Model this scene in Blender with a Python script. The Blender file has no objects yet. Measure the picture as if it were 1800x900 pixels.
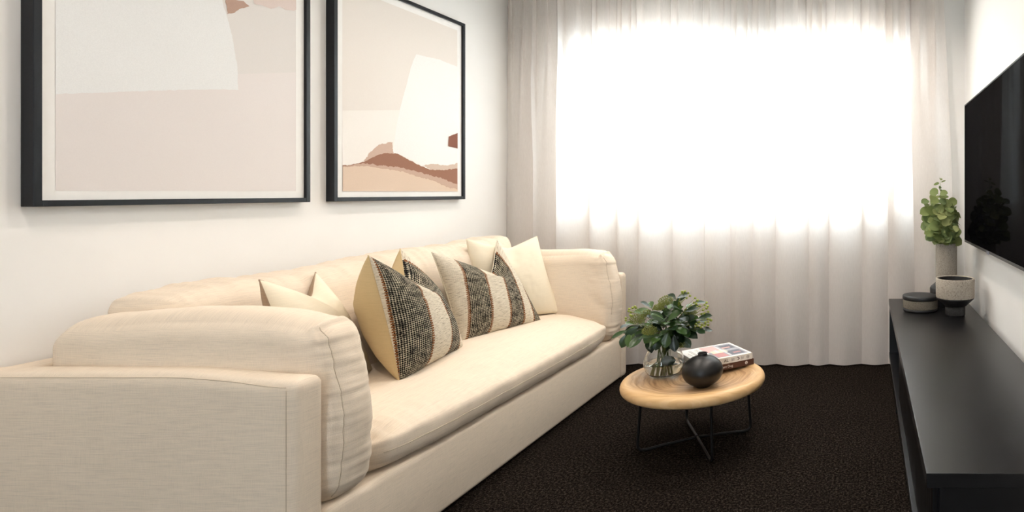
import bpy, bmesh, math, random
from mathutils import Vector, Matrix, noise

C = bpy.context.scene
# ------------------------------------------------------------------ camera, world, lights, exposure
F = 1030.0                      # focal length in pixels of the 1800 px wide frame
cam_d = bpy.data.cameras.new('camera')
cam = bpy.data.objects.new('camera', cam_d)
C.collection.objects.link(cam)
cam.location = (0, 0, 1.2)
cam.rotation_euler = (math.pi / 2, 0, 0)
cam_d.sensor_fit = 'HORIZONTAL'
cam_d.sensor_width = 36
cam_d.lens = 36 * F / 1800
cam_d.shift_x = -(1522 - 900) / 1800
cam_d.shift_y = -(450 - 338) / 1800
cam_d.clip_start = 0.05
C.camera = cam

W = bpy.data.worlds.new('overcast_sky'); C.world = W
W.use_nodes = True
bg = W.node_tree.nodes['Background']
bg.inputs[0].default_value = (0.82, 0.91, 1.0, 1)
bg.inputs[1].default_value = 10.0

C.view_settings.view_transform = 'Standard'
C.view_settings.look = 'None'
C.view_settings.exposure = 0.38
C.view_settings.gamma = 1
C.view_settings.use_curve_mapping = False

def lamp(name, loc, size, power, col, spread=math.radians(150)):
    l = bpy.data.lights.new(name, 'AREA'); l.shape = 'DISK'; l.size = size
    l.energy = power; l.color = col; l.spread = spread
    o = bpy.data.objects.new(name, l); o.location = loc
    C.collection.objects.link(o)
    return o
WARM = (1.0, 0.89, 0.79)
LAMPS = [(-1.75, 1.3), (-1.5, 2.4), (-1.5, 3.4), (-0.1, 1.3), (-0.1, 2.4), (-0.1, 3.4), (-1.75, -0.6), (-0.1, -0.6)]
LAMP_POWER = 4.6
for x, y in LAMPS:
    lamp('downlight_lamp', (x, y, 2.665), 0.14, LAMP_POWER * ((2.0 if x > -1 else 1.4) if y > 3 else 1.1 if y > 0 else 1.0), WARM)
REAR_GAP = (-0.85, -0.35, 2.05)    # opening added behind the camera to let in sky as frontal fill: x0, x1, height

# ------------------------------------------------------------------ helpers
def srgb(r, g, b):
    f = lambda c: (c / 255 / 12.92) if c / 255 <= 0.04045 else ((c / 255 + 0.055) / 1.055) ** 2.4
    return (f(r), f(g), f(b), 1)

def lerp(a, b, t): return a + (b - a) * t
def sstep(a, b, x):
    t = max(0.0, min(1.0, (x - a) / (b - a))); return t * t * (3 - 2 * t)

class Mat:
    """small node helper"""
    def __init__(s, name, rough=0.6, col=(0.8, 0.8, 0.8, 1), metal=0, spec=0.5):
        s.m = bpy.data.materials.new(name); s.m.use_nodes = True
        s.nt = s.m.node_tree; s.b = s.nt.nodes['Principled BSDF']
        s.out = s.nt.nodes['Material Output']
        s.b.inputs['Roughness'].default_value = rough
        s.b.inputs['Base Color'].default_value = col
        s.b.inputs['Metallic'].default_value = metal
        s.b.inputs['Specular IOR Level'].default_value = spec
    def n(s, t, **kw):
        nd = s.nt.nodes.new(t)
        for k, v in kw.items():
            if k in nd.bl_rna.properties: setattr(nd, k, v)
            else: nd.inputs[k].default_value = v
        return nd
    def l(s, a, b): s.nt.links.new(a, b)
    def coord(s, kind='Object', scale=(1, 1, 1), rot=(0, 0, 0)):
        tc = s.n('ShaderNodeTexCoord'); mp = s.n('ShaderNodeMapping')
        mp.inputs['Scale'].default_value = scale; mp.inputs['Rotation'].default_value = rot
        s.l(tc.outputs[kind], mp.inputs['Vector']); return mp.outputs['Vector']
    def noise(s, vec, scale=5, detail=2, rough=0.5):
        nd = s.n('ShaderNodeTexNoise'); nd.inputs['Scale'].default_value = scale
        nd.inputs['Detail'].default_value = detail; nd.inputs['Roughness'].default_value = rough
        s.l(vec, nd.inputs['Vector']); return nd.outputs['Fac']
    def ramp(s, fac, stops):
        r = s.n('ShaderNodeValToRGB'); el = r.color_ramp.elements
        el[0].position, el[0].color = stops[0]; el[1].position, el[1].color = stops[-1]
        for p, c in stops[1:-1]:
            e = el.new(p); e.color = c
        s.l(fac, r.inputs['Fac']); return r.outputs['Color']
    def math(s, op, a, b=0.0):
        m = s.n('ShaderNodeMath', operation=op)
        for i, v in enumerate((a, b)):
            if isinstance(v, (int, float)): m.inputs[i].default_value = v
            else: s.l(v, m.inputs[i])
        return m.outputs[0]
    def mix(s, fac, a, b):
        m = s.n('ShaderNodeMix', data_type='RGBA')
        for i, v in ((0, fac), (6, a), (7, b)):
            if isinstance(v, (int, float, tuple)): m.inputs[i].default_value = v
            else: s.l(v, m.inputs[i])
        return m.outputs[2]
    def base(s, c): s.l(c, s.b.inputs['Base Color'])
    def bump(s, h, strength=0.3, dist=0.001):
        b = s.n('ShaderNodeBump'); b.inputs['Strength'].default_value = strength
        b.inputs['Distance'].default_value = dist
        s.l(h, b.inputs['Height']); s.l(b.outputs[0], s.b.inputs['Normal'])

def simple(name, col, rough=0.6, metal=0, spec=0.5, nscale=40, amt=0.06, bump=0.0):
    m = Mat(name, rough, col, metal, spec)
    v = m.coord()
    nz = m.noise(v, nscale, 3)
    dk = tuple(c * (1 - amt) for c in col[:3]) + (1,); lt = tuple(min(1, c * (1 + amt)) for c in col[:3]) + (1,)
    m.base(m.ramp(nz, [(0.3, dk), (0.7, lt)]))
    if bump: m.bump(nz, bump)
    return m.m

def linen(name, col, slub=0.08, fine=0.10, bump=0.35, coord='Object', k=1.0):
    """woven linen: fine threads both ways with longer horizontal slubs"""
    m = Mat(name, 0.9, col, 0, 0.15)
    hs = m.noise(m.coord(coord, (16 * k, 16 * k, 520 * k)), 1, 3, 0.6)
    ht = m.noise(m.coord(coord, (520 * k, 16 * k, 16 * k)), 1, 3, 0.6)
    gn = m.n('ShaderNodeNewGeometry'); sx = m.n('ShaderNodeSeparateXYZ'); m.l(gn.outputs['Normal'], sx.inputs[0])
    up = m.math('GREATER_THAN', m.math('ABSOLUTE', sx.outputs[2]), 0.62)       # threads run along the cloth on level faces
    h = m.math('ADD', m.math('MULTIPLY', ht, up), m.math('MULTIPLY', hs, m.math('SUBTRACT', 1.0, up)))
    w = m.noise(m.coord(coord, (650 * k, 650 * k, 36 * k)), 1, 2, 0.6)
    g = m.noise(m.coord(coord, (520 * k,) * 3), 1, 1)
    t = m.math('ADD', m.math('MULTIPLY', h, 0.7), m.math('MULTIPLY', w, 0.3))
    dk = tuple(c * (1 - slub * 1.6) for c in col[:3]) + (1,); lt = tuple(min(1, c * (1 + slub)) for c in col[:3]) + (1,)
    c1 = m.ramp(t, [(0.34, dk), (0.5, col), (0.66, lt)])
    m.base(m.mix(m.math('MULTIPLY', g, fine), c1, tuple(c * 0.7 for c in col[:3]) + (1,)))
    m.bump(m.math('ADD', t, m.math('MULTIPLY', g, 0.5)), bump, 0.0012)
    m.b.inputs['Sheen Weight'].default_value = 0.08
    return m.m

def link(name, me, mat, parent=None, smooth=True):
    o = bpy.data.objects.new(name, me)
    C.collection.objects.link(o)
    if mat is not None:
        for mm in (mat if isinstance(mat, (list, tuple)) else [mat]): me.materials.append(mm)
    if smooth:
        me.polygons.foreach_set('use_smooth', [True] * len(me.polygons)); me.update()
    if parent: o.parent = parent; o.matrix_parent_inverse = Matrix.Translation(-Vector(parent.location)) if parent.rotation_euler.z == 0 else parent.matrix_basis.inverted()
    return o

def obj(name, bm, mat, parent=None, smooth=False, local=False):
    me = bpy.data.meshes.new(name); bm.to_mesh(me); bm.free()
    o = link(name, me, mat, parent, smooth)
    if local: o.matrix_parent_inverse = Matrix.Identity(4)
    return o

def pyobj(name, vs, fs, mat, parent=None, smooth=True, local=False, mats=None):
    me = bpy.data.meshes.new(name); me.from_pydata([tuple(v) for v in vs], [], fs); me.update()
    o = link(name, me, mat, parent, smooth)
    if mats: me.polygons.foreach_set('material_index', mats)
    if local: o.matrix_parent_inverse = Matrix.Identity(4)
    return o

def thing(name, label, cat, loc=(0, 0, 0), group=None, rz=0):
    o = bpy.data.objects.new(name, None); C.collection.objects.link(o)
    o.location = loc; o.rotation_euler = (0, 0, rz); o.empty_display_size = 0.05
    return tag(o, label, cat, group)

def tag(o, label, cat, group=None):
    o['label'] = label; o['category'] = cat
    if group: o['group'] = group
    return o

def struct(o): o['kind'] = 'structure'; return o

def box(bm, x0, x1, y0, y1, z0, z1, bevel=0.0, seg=2, mi=0):
    r = bmesh.ops.create_cube(bm, size=1)
    vs = r['verts']
    for v in vs:
        v.co = Vector((lerp(x0, x1, v.co.x + .5), lerp(y0, y1, v.co.y + .5), lerp(z0, z1, v.co.z + .5)))
    fs = {f for v in vs for f in v.link_faces}
    for f in fs: f.material_index = mi
    if bevel:
        es = list({e for v in vs for e in v.link_edges})
        bmesh.ops.bevel(bm, geom=es, offset=bevel, segments=seg, affect='EDGES', profile=0.5)
    return bm

def bx(*a, **k): return box(bmesh.new(), *a, **k)

def tube(bm, pts, r, n=10, caps=True, radii=None):
    pts = [Vector(p) for p in pts]; rings = []
    up = Vector((0, 0, 1))
    prev = None
    for i, p in enumerate(pts):
        t = (pts[min(i + 1, len(pts) - 1)] - pts[max(i - 1, 0)]).normalized()
        if prev is None:
            a = up if abs(t.z) < 0.9 else Vector((1, 0, 0))
            u = t.cross(a).normalized()
        else:
            u = (prev - t * prev.dot(t)).normalized()
        prev = u; w = t.cross(u)
        rr = radii[i] if radii else r
        rings.append([bm.verts.new(p + (u * math.cos(2 * math.pi * k / n) + w * math.sin(2 * math.pi * k / n)) * rr) for k in range(n)])
    for a, b in zip(rings, rings[1:]):
        for k in range(n):
            bm.faces.new((a[k], a[(k + 1) % n], b[(k + 1) % n], b[k]))
    if caps:
        bm.faces.new(rings[0][::-1]); bm.faces.new(rings[-1])
    bmesh.ops.recalc_face_normals(bm, faces=bm.faces[:])
    return bm

def lathe(profile, n=64, cx=0, cy=0, cz=0, bm=None):
    """profile: list of (r, z); r = 0 closes to a point"""
    bm = bm or bmesh.new(); rings = []
    for r, z in profile:
        if r < 1e-6: rings.append([bm.verts.new((cx, cy, cz + z))])
        else: rings.append([bm.verts.new((cx + r * math.cos(2 * math.pi * k / n), cy + r * math.sin(2 * math.pi * k / n), cz + z)) for k in range(n)])
    for a, b in zip(rings, rings[1:]):
        for k in range(n):
            k2 = (k + 1) % n
            f = [a[k] if len(a) > 1 else a[0], a[k2] if len(a) > 1 else a[0], b[k2] if len(b) > 1 else b[0], b[k] if len(b) > 1 else b[0]]
            u = []
            for v in f:
                if v not in u: u.append(v)
            if len(u) > 2: bm.faces.new(u)
    bmesh.ops.recalc_face_normals(bm, faces=bm.faces[:])
    return bm

def smooth_pts(pts, n=6):
    """Catmull-Rom through points"""
    P = [Vector(p) for p in pts]; out = []
    for i in range(len(P) - 1):
        a, b, c, d = P[max(i - 1, 0)], P[i], P[i + 1], P[min(i + 2, len(P) - 1)]
        for k in range(n):
            t = k / n
            out.append(0.5 * ((2 * b) + (-a + c) * t + (2 * a - 5 * b + 4 * c - d) * t * t + (-a + 3 * b - 3 * c + d) * t ** 3))
    out.append(P[-1]); return out

def cushion_mesh(c, h, r, bulge, deform=None, nseg=(40, 40, 12)):
    """soft rounded box: subdivided box surface, rounded by r, bulged per axis"""
    bm = bmesh.new(); cache = {}
    def vert(i, j, k):
        key = (i, j, k)
        if key in cache: return cache[key]
        p = Vector((2 * i / nseg[0] - 1, 2 * j / nseg[1] - 1, 2 * k / nseg[2] - 1))
        q = Vector((p.x * h[0], p.y * h[1], p.z * h[2]))
        cl = Vector([max(-(h[a] - r), min(h[a] - r, q[a])) for a in range(3)])
        d = q - cl
        if d.length > 1e-9: q = cl + d.normalized() * r * min(1, d.length / r if max(abs(d.x), abs(d.y), abs(d.z)) < r * .999 else 1)
        for a in range(3):
            b_, c_ = (a + 1) % 3, (a + 2) % 3
            q[a] += p[a] * bulge[a] * (1 - p[b_] ** 2) ** 1.4 * (1 - p[c_] ** 2) ** 1.4 if abs(p[a]) > .999 else 0
        if deform: q = deform(p, q)
        v = bm.verts.new(q + Vector(c)); cache[key] = v
        return v
    nx, ny, nz = nseg
    for k in (0, nz):
        for i in range(nx):
            for j in range(ny): bm.faces.new([vert(i, j, k), vert(i + 1, j, k), vert(i + 1, j + 1, k), vert(i, j + 1, k)])
    for j in (0, ny):
        for i in range(nx):
            for k in range(nz): bm.faces.new([vert(i, j, k), vert(i + 1, j, k), vert(i + 1, j, k + 1), vert(i, j, k + 1)])
    for i in (0, nx):
        for j in range(ny):
            for k in range(nz): bm.faces.new([vert(i, j, k), vert(i, j + 1, k), vert(i, j + 1, k + 1), vert(i, j, k + 1)])
    bmesh.ops.recalc_face_normals(bm, faces=bm.faces[:])
    return bm

def nz(x, y, z=0.0): return noise.noise(Vector((x, y, z)))

# ------------------------------------------------------------------ materials
M = {}
def wall_mat():
    m = Mat('painted_plaster', 0.55, srgb(240, 238, 234), 0, 0.35)
    n1 = m.noise(m.coord('Object', (1, 1, 1)), 160, 3)
    m.base(m.ramp(m.noise(m.coord(), 2.5, 2), [(0.3, srgb(238, 236, 232)), (0.7, srgb(242, 240, 236))]))
    m.bump(n1, 0.12, 0.001)
    return m.m
M['wall'] = wall_mat()
M['ceiling'] = simple('ceiling_paint', srgb(243, 241, 237), 0.8)
M['trim'] = simple('white_trim_paint', srgb(240, 239, 236), 0.35)
M['linen'] = linen('oatmeal_linen', srgb(232, 216, 195))
M['cream'] = linen('cream_cotton', srgb(240, 229, 205), 0.03, 0.04, 0.2)
M['khaki'] = linen('khaki_cotton', srgb(205, 182, 140), 0.05, 0.05, 0.2)
M['taupe'] = linen('taupe_linen', srgb(172, 148, 124), 0.08, 0.1, 0.3)
M['piping'] = linen('seam_thread', srgb(208, 191, 168), 0.05)
M['frame_black'] = simple('black_frame_paint', srgb(20, 24, 29), 0.35, nscale=90, amt=0.1, spec=.3)
M['matboard'] = simple('white_mat_board', srgb(236, 234, 230), 0.9, spec=.1, amt=.01)
M['satin_black'] = simple('black_stained_oak', srgb(13, 13, 15), 0.32, spec=0.5, nscale=30, amt=0.2)
M['steel'] = simple('black_powder_coated_steel', srgb(14, 14, 15), 0.45, nscale=200, spec=.25)
M['vase_black'] = simple('matte_black_ceramic', srgb(15, 15, 15), 0.40, nscale=120, amt=0.12)
M['box_black'] = simple('black_glazed_stoneware', srgb(22, 23, 25), 0.5, nscale=120, amt=0.15)

def stone(name, c, dk, scale, b=0.6):
    m = Mat(name, 0.9, c, 0, 0.2)
    v = m.coord()
    a = m.noise(v, scale, 5, 0.7)
    m.base(m.ramp(a, [(0.30, dk), (0.47, c), (0.75, tuple(min(1, q * 1.18) for q in c[:3]) + (1,))]))
    m.bump(a, b, 0.004)
    return m.m
M['stone'] = stone('rough_grey_concrete', srgb(168, 160, 148), srgb(96, 90, 82), 190)
M['stone_pale'] = stone('rough_pale_stone', srgb(172, 163, 150), srgb(112, 104, 94), 130)
M['stone_dark'] = stone('speckled_stoneware', srgb(124, 117, 104), srgb(48, 45, 41), 260)
M['stone_foot'] = stone('charcoal_stoneware', srgb(60, 60, 60), srgb(36, 36, 37), 150)

def carpet_mat():
    m = Mat('dark_brown_cut_pile', 1.0, srgb(40, 34, 30), 0, 0.0)
    v = m.coord()
    a = m.math('ADD', m.math('MULTIPLY', m.noise(v, 105, 3, 0.85), .65), m.math('MULTIPLY', m.noise(v, 380, 2, 0.75), .35)); b = m.noise(v, 3.0, 3, 0.6)
    vo = m.n('ShaderNodeTexVoronoi'); vo.inputs['Scale'].default_value = 230; m.l(v, vo.inputs['Vector'])
    c = m.ramp(a, [(0.40, srgb(9, 8, 7)), (0.50, srgb(31, 27, 24)), (0.60, srgb(88, 78, 70))])
    m.base(m.mix(m.math('MULTIPLY', b, 0.5), c, srgb(30, 26, 24)))
    m.bump(m.math('ADD', a, m.math('MULTIPLY', vo.outputs['Distance'], -0.8)), 1.0, 0.008)
    return m.m
M['carpet'] = carpet_mat()

def curtain_mat():
    m = bpy.data.materials.new('sheer_linen_voile'); m.use_nodes = True
    nt = m.node_tree; nt.nodes.clear(); N = nt.nodes.new; L = nt.links.new
    out = N('ShaderNodeOutputMaterial')
    tc = N('ShaderNodeTexCoord'); mp = N('ShaderNodeMapping'); mp.inputs['Scale'].default_value = (420, 60, 30)
    no = N('ShaderNodeTexNoise'); no.inputs['Scale'].default_value = 1; no.inputs['Detail'].default_value = 3
    L(tc.outputs['Object'], mp.inputs[0]); L(mp.outputs[0], no.inputs['Vector'])
    rp = N('ShaderNodeValToRGB'); rp.color_ramp.elements[0].position = .3; rp.color_ramp.elements[1].position = .7
    rp.color_ramp.elements[0].color = srgb(240, 234, 229); rp.color_ramp.elements[1].color = srgb(247, 241, 236)
    L(no.outputs['Fac'], rp.inputs[0])
    d = N('ShaderNodeBsdfDiffuse'); t = N('ShaderNodeBsdfTranslucent'); tr = N('ShaderNodeBsdfTransparent')
    L(rp.outputs[0], d.inputs[0]); L(rp.outputs[0], t.inputs[0])
    m1 = N('ShaderNodeMixShader'); m1.inputs[0].default_value = 0.46
    L(d.outputs[0], m1.inputs[1]); L(t.outputs[0], m1.inputs[2])
    m2 = N('ShaderNodeMixShader'); m2.inputs[0].default_value = 0.08
    L(m1.outputs[0], m2.inputs[1]); L(tr.outputs[0], m2.inputs[2])
    L(m2.outputs[0], out.inputs[0])
    return m
M['curtain'] = curtain_mat()

def wood_mat(cx, cy):
    """irregular growth rings running round the disc, browner inside the dish, paler on the turned rim"""
    m = Mat('turned_pale_walnut', 0.42, srgb(205, 168, 122), 0, 0.4)
    tc = m.n('ShaderNodeTexCoord'); mp = m.n('ShaderNodeMapping')
    mp.inputs['Location'].default_value = (-cx, -cy, 0)
    m.l(tc.outputs['Object'], mp.inputs['Vector'])
    sep = m.n('ShaderNodeSeparateXYZ'); m.l(mp.outputs[0], sep.inputs[0])
    r = m.math('SQRT', m.math('ADD', m.math('POWER', m.math('MULTIPLY', sep.outputs[0], 0.92), 2.0), m.math('POWER', m.math('MULTIPLY', sep.outputs[1], 1.08), 2.0)))
    wob = m.math('MULTIPLY', m.math('SUBTRACT', m.noise(mp.outputs[0], 4.5, 3), 0.5), 0.09)
    rr = m.math('ADD', r, wob)
    cb = m.n('ShaderNodeCombineXYZ'); m.l(m.math('MULTIPLY', rr, 95.0), cb.inputs[0])
    cb2 = m.n('ShaderNodeCombineXYZ'); m.l(m.math('MULTIPLY', rr, 24.0), cb2.inputs[0])
    m.l(m.math('MULTIPLY', sep.outputs[0], 5.0), cb.inputs[1]); m.l(m.math('MULTIPLY', sep.outputs[1], 5.0), cb.inputs[2])
    ring = m.noise(cb.outputs[0], 1, 4, 0.6); band = m.noise(cb2.outputs[0], 1, 2, 0.5)
    t = m.math('ADD', m.math('MULTIPLY', ring, 0.6), m.math('MULTIPLY', band, 0.5))
    inner_wood = m.ramp(t, [(0.40, srgb(146, 108, 74)), (0.54, srgb(192, 154, 112)), (0.68, srgb(216, 182, 140))])
    rim = m.ramp(t, [(0.40, srgb(206, 164, 112)), (0.6, srgb(226, 188, 136)), (0.7, srgb(234, 200, 152))])
    k = m.ramp(m.math('ADD', r, m.math('MULTIPLY', wob, 0.25)), [(0.24, (0, 0, 0, 1)), (0.285, (1, 1, 1, 1))])
    m.base(m.mix(k, inner_wood, rim))
    m.bump(ring, 0.08, 0.001)
    return m.m

def stripe_mat():
    """woven stripes across u with brown stitches at each join"""
    m = Mat('striped_woven_wool', 0.95, srgb(200, 190, 170), 0, 0.1)
    uv = m.n('ShaderNodeUVMap'); sep = m.n('ShaderNodeSeparateXYZ'); m.l(uv.outputs[0], sep.inputs[0])
    wob = m.noise(uv.outputs[0], 60, 2)
    u = m.math('ADD', sep.outputs[0], m.math('MULTIPLY', m.math('SUBTRACT', wob, 0.5), 0.012))
    v = sep.outputs[1]
    mp = m.n('ShaderNodeMapping'); mp.inputs['Rotation'].default_value = (0, 0, 0.785); mp.inputs['Scale'].default_value = (1, 1, 1)
    m.l(uv.outputs[0], mp.inputs['Vector'])
    ck = m.n('ShaderNodeTexChecker'); ck.inputs['Scale'].default_value = 88; m.l(mp.outputs[0], ck.inputs['Vector'])
    nz1 = m.noise(uv.outputs[0], 150, 3, 0.7); nz2 = m.noise(uv.outputs[0], 18, 3, 0.6)
    k = m.math('ADD', m.math('MULTIPLY', ck.outputs['Fac'], 0.55), m.math('ADD', m.math('MULTIPLY', nz1, 0.7), m.math('MULTIPLY', nz2, 0.35)))
    black = m.ramp(m.math('MULTIPLY', k, .89), [(0.74, srgb(16, 16, 18)), (0.90, srgb(44, 43, 44)), (1.0, srgb(210, 200, 176))])
    mp3 = m.n('ShaderNodeMapping'); mp3.inputs['Scale'].default_value = (16, 150, 1); m.l(uv.outputs[0], mp3.inputs['Vector'])
    h = m.noise(mp3.outputs[0], 1, 3, 0.7)
    cream = m.ramp(h, [(0.34, srgb(150, 138, 120)), (0.46, srgb(214, 203, 182)), (0.7, srgb(232, 223, 205))])
    # stripe mask over u (constant ramp)
    r = m.n('ShaderNodeValToRGB'); r.color_ramp.interpolation = 'CONSTANT'
    m.l(u, r.inputs['Fac'])
    m.stripe = r
    dots = m.math('GREATER_THAN', m.math('SINE', m.math('MULTIPLY', v, 300.0)), -0.5)
    sr = m.n('ShaderNodeValToRGB'); sr.color_ramp.interpolation = 'CONSTANT'; m.l(u, sr.inputs['Fac'])
    m.stitch = sr
    body = m.mix(r.outputs['Color'], cream, black)
    sm = m.math('MULTIPLY', sr.outputs['Color'], dots)
    m.base(m.mix(sm, body, srgb(134, 88, 56)))
    m.bump(m.math('ADD', k, m.math('MULTIPLY', h, 0.5)), 0.7, 0.003)
    return m
def stripes(name, edges, first):
    """edges: u positions where colour flips; first: 1 = starts dark"""
    m = stripe_mat(); m.m.name = name
    el = m.stripe.color_ramp.elements
    vals = []; cur = first; vals.append((0.0, cur))
    for e in edges: cur = 1 - cur; vals.append((e, cur))
    el[0].position = 0; el[0].color = (vals[0][1],) * 3 + (1,)
    el[1].position = vals[1][0]; el[1].color = (vals[1][1],) * 3 + (1,)
    for p, c in vals[2:]:
        q = el.new(p); q.color = (c, c, c, 1)
    el = m.stitch.color_ramp.elements
    pts = []
    for e in edges: pts += [(e - 0.011, 1), (e + 0.011, 0)]
    el[0].position = 0; el[0].color = (0, 0, 0, 1)
    el[1].position = pts[0][0]; el[1].color = (1, 1, 1, 1)
    for p, c in pts[1:]:
        q = el.new(p); q.color = (c, c, c, 1)
    return m.m

# ------------------------------------------------------------------ the room
LX, RX, BY, RY, CZ = -2.5, 0.70, 4.15, -2.4, 2.7
T = 0.12
WX0, WX1, WZ0, WZ1 = -2.09, 0.275, 1.065, 2.24        # window opening
struct(obj('floor', bx(LX - T, RX + T, RY - T, BY + .2, -0.1, 0), M['carpet']))
struct(obj('ceiling', bx(LX - T, RX + T, RY - T, BY + .2, CZ, CZ + .1), M['ceiling']))
struct(obj('wall_left', bx(LX - T, LX, RY - T, BY + .2, 0, CZ), M['wall']))
struct(obj('wall_right', bx(RX, RX + T, RY - T, BY + .2, 0, CZ), M['wall']))
b = bmesh.new()
box(b, LX, WX0, BY, BY + .2, 0, CZ); box(b, WX1, RX, BY, BY + .2, 0, CZ)
box(b, WX0, WX1, BY, BY + .2, 0, WZ0); box(b, WX0, WX1, BY, BY + .2, WZ1, CZ)
struct(obj('wall_back', b, M['wall']))
gx0, gx1, gz = REAR_GAP
b = bmesh.new()
box(b, LX, gx0, RY - T, RY, 0, CZ); box(b, gx1, RX, RY - T, RY, 0, CZ); box(b, gx0, gx1, RY - T, RY, gz, CZ)
struct(obj('wall_front', b, M['wall']))
for nm, x0, x1 in (('baseboard_left', LX, LX + .012), ('baseboard_right', RX - .012, RX)):
    struct(obj(nm, bx(x0, x1, RY, BY, 0, .09, bevel=.003), M['trim']))
struct(obj('baseboard_back', bx(LX + .013, RX - .013, BY - .012, BY, 0, .09, bevel=.003), M['trim']))
# window: white aluminium frame, mullion, panes
wn = bpy.data.objects.new('window_1', None); C.collection.objects.link(wn); wn.location = (-0.9, BY + .1, WZ0); struct(wn)
b = bmesh.new(); fw = .05
box(b, WX0, WX1, BY + .07, BY + .13, WZ0, WZ0 + fw); box(b, WX0, WX1, BY + .07, BY + .13, WZ1 - fw, WZ1)
box(b, WX0, WX0 + fw, BY + .07, BY + .13, WZ0 + fw, WZ1 - fw); box(b, WX1 - fw, WX1, BY + .07, BY + .13, WZ0 + fw, WZ1 - fw)
box(b, -.93, -.885, BY + .075, BY + .125, WZ0 + fw, WZ1 - fw)
obj('window_frame', b, M['trim'], wn)
gl = bpy.data.materials.new('clear_window_glass'); gl.use_nodes = True
nt = gl.node_tree; nt.nodes.clear()
o_ = nt.nodes.new('ShaderNodeOutputMaterial'); a_ = nt.nodes.new('ShaderNodeBsdfTransparent'); g_ = nt.nodes.new('ShaderNodeBsdfGlossy')
g_.inputs['Roughness'].default_value = 0.02; mx = nt.nodes.new('ShaderNodeMixShader'); mx.inputs[0].default_value = 0.05
a_.inputs[0].default_value = (.95, .97, .96, 1)
nt.links.new(a_.outputs[0], mx.inputs[1]); nt.links.new(g_.outputs[0], mx.inputs[2]); nt.links.new(mx.outputs[0], o_.inputs[0])
for x0, x1 in ((WX0 + fw, -.93), (-.885, WX1 - fw)):
    obj('pane', bx(x0, x1, BY + .097, BY + .103, WZ0 + fw, WZ1 - fw), gl, wn)
# downlight fittings in the ceiling
WHERE = ['above the near arm of the sofa', 'above the middle of the sofa', 'above the far end of the sofa', 'above the near end of the black cabinet', 'above the middle of the black cabinet', 'above the eucalyptus by the curtain', 'behind the viewer on the sofa side', 'behind the viewer on the cabinet side']
for (x, y), wh in zip(LAMPS, WHERE):
    d = tag(obj('downlight', lathe([(.075, 0), (.10, 0), (.10, -.008), (.095, -.012), (.078, -.012), (.075, -.006), (.075, 0)], 32, x, y, CZ), M['trim'], smooth=True),
            'white round recessed ceiling downlight ' + wh, 'ceiling light', 'recessed ceiling downlights')

# ------------------------------------------------------------------ curtain
def build_curtain():
    edges = [885, 930, 975, 1035, 1080, 1117, 1179, 1234, 1284, 1321, 1362, 1419, 1455, 1515, 1565, 1610, 1652]
    Yc = 4.03
    ex = [(e - 1522) / F * Yc for e in edges]
    x0, x1 = LX + .012, ex[-1] + .05
    ex[0] = x0; ex[-1] = x1
    rnd = random.Random(4)
    amps = [rnd.uniform(.6, 1.15) for _ in ex]; skew = [rnd.uniform(-.3, .3) for _ in ex]
    nu = 26; nv = 70
    zt = CZ - .03
    vs, fs = [], []
    cols = []
    for i in range(len(ex) - 1):
        for k in range(nu + (1 if i == len(ex) - 2 else 0)):
            cols.append((i, k / nu))
    for j in range(nv + 1):
        t = j / nv                         # 0 hem, 1 top
        for i, s in cols:
            a, b_ = ex[i], ex[i + 1]
            x = lerp(a, b_, s)
            # wide soft panels at the hem
            sk = s ** (1 + skew[i]) if skew[i] > 0 else 1 - (1 - s) ** (1 - skew[i])
            big = (max(0, math.sin(math.pi * sk)) ** 0.62) * amps[i] * .085
            # narrow tuck where a panel ends: the cloth doubles back a little
            tuck = .036 * math.exp(-((1 - s) / .13) ** 2) - .030 * math.exp(-(s / .10) ** 2)
            # tighter pleats at the heading
            fine = .022 * math.sin(2 * math.pi * (2 * s)) + .045 * abs(math.sin(math.pi * 2 * s)) ** .7
            w = sstep(.45, .98, t)
            depth = lerp(big, fine, w * .9)
            wave = .006 * nz(x * 3, t * 4, 1.3) + .010 * nz(x * 1.1, t * 1.2, 7)
            xs = x + lerp(tuck, tuck * .5, w) + w * .020 * math.sin(4 * math.pi * s) + .006 * nz(i * 3.1, t * 2.5, s) + .012 * nz(x * 2, t * 1.5, 3) * (0 if s in (0,) and i == 0 else 1)
            # right end drifts out towards the hem
            if i >= len(ex) - 3: xs += .07 * (1 - t) ** 1.0 * ((i + s) - (len(ex) - 3)) / 2 - .03
            xs = max(xs, LX + .008)
            y = Yc + .055 - depth - wave * 2
            z = lerp(.012 + .004 * nz(x * 8, 2), zt, t)
            vs.append((xs, y, z))
    n = len(cols)
    for j in range(nv):
        for i in range(n - 1):
            a = j * n + i
            fs.append((a, a + 1, a + 1 + n, a + n))
    cu = thing('sheer_curtain', 'floor-length pale sheer pleated curtain across the window wall', 'curtain', (-1.0, Yc, 0))
    pyobj('drape', vs, fs, M['curtain'], cu)
    # doubled hem band along the foot
    hv, hf = [], []
    nh = 5
    for j in range(nh + 1):
        tt = j / nh * 0.045
        jj = tt * nv; j0 = int(jj); f = jj - j0
        for i in range(n):
            a = Vector(vs[j0 * n + i]); b2 = Vector(vs[(j0 + 1) * n + i]); p = a.lerp(b2, f); p.y += .003
            hv.append(p)
    for j in range(nh):
        for i in range(n - 1):
            a = j * n + i; hf.append((a, a + 1, a + 1 + n, a + n))
    pyobj('hem', hv, hf, M['curtain'], cu)
    b = bx(LX + .004, x1 + .02, Yc - .01, Yc + .03, CZ - .03, CZ - .002, bevel=.003)
    obj('curtain_track', b, M['trim'], cu)
build_curtain()

# ------------------------------------------------------------------ sofa
def wr(p, q, amt, f=9.0, seed=0):
    return amt * nz(q.x * f + seed, q.y * f, q.z * f)

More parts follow.
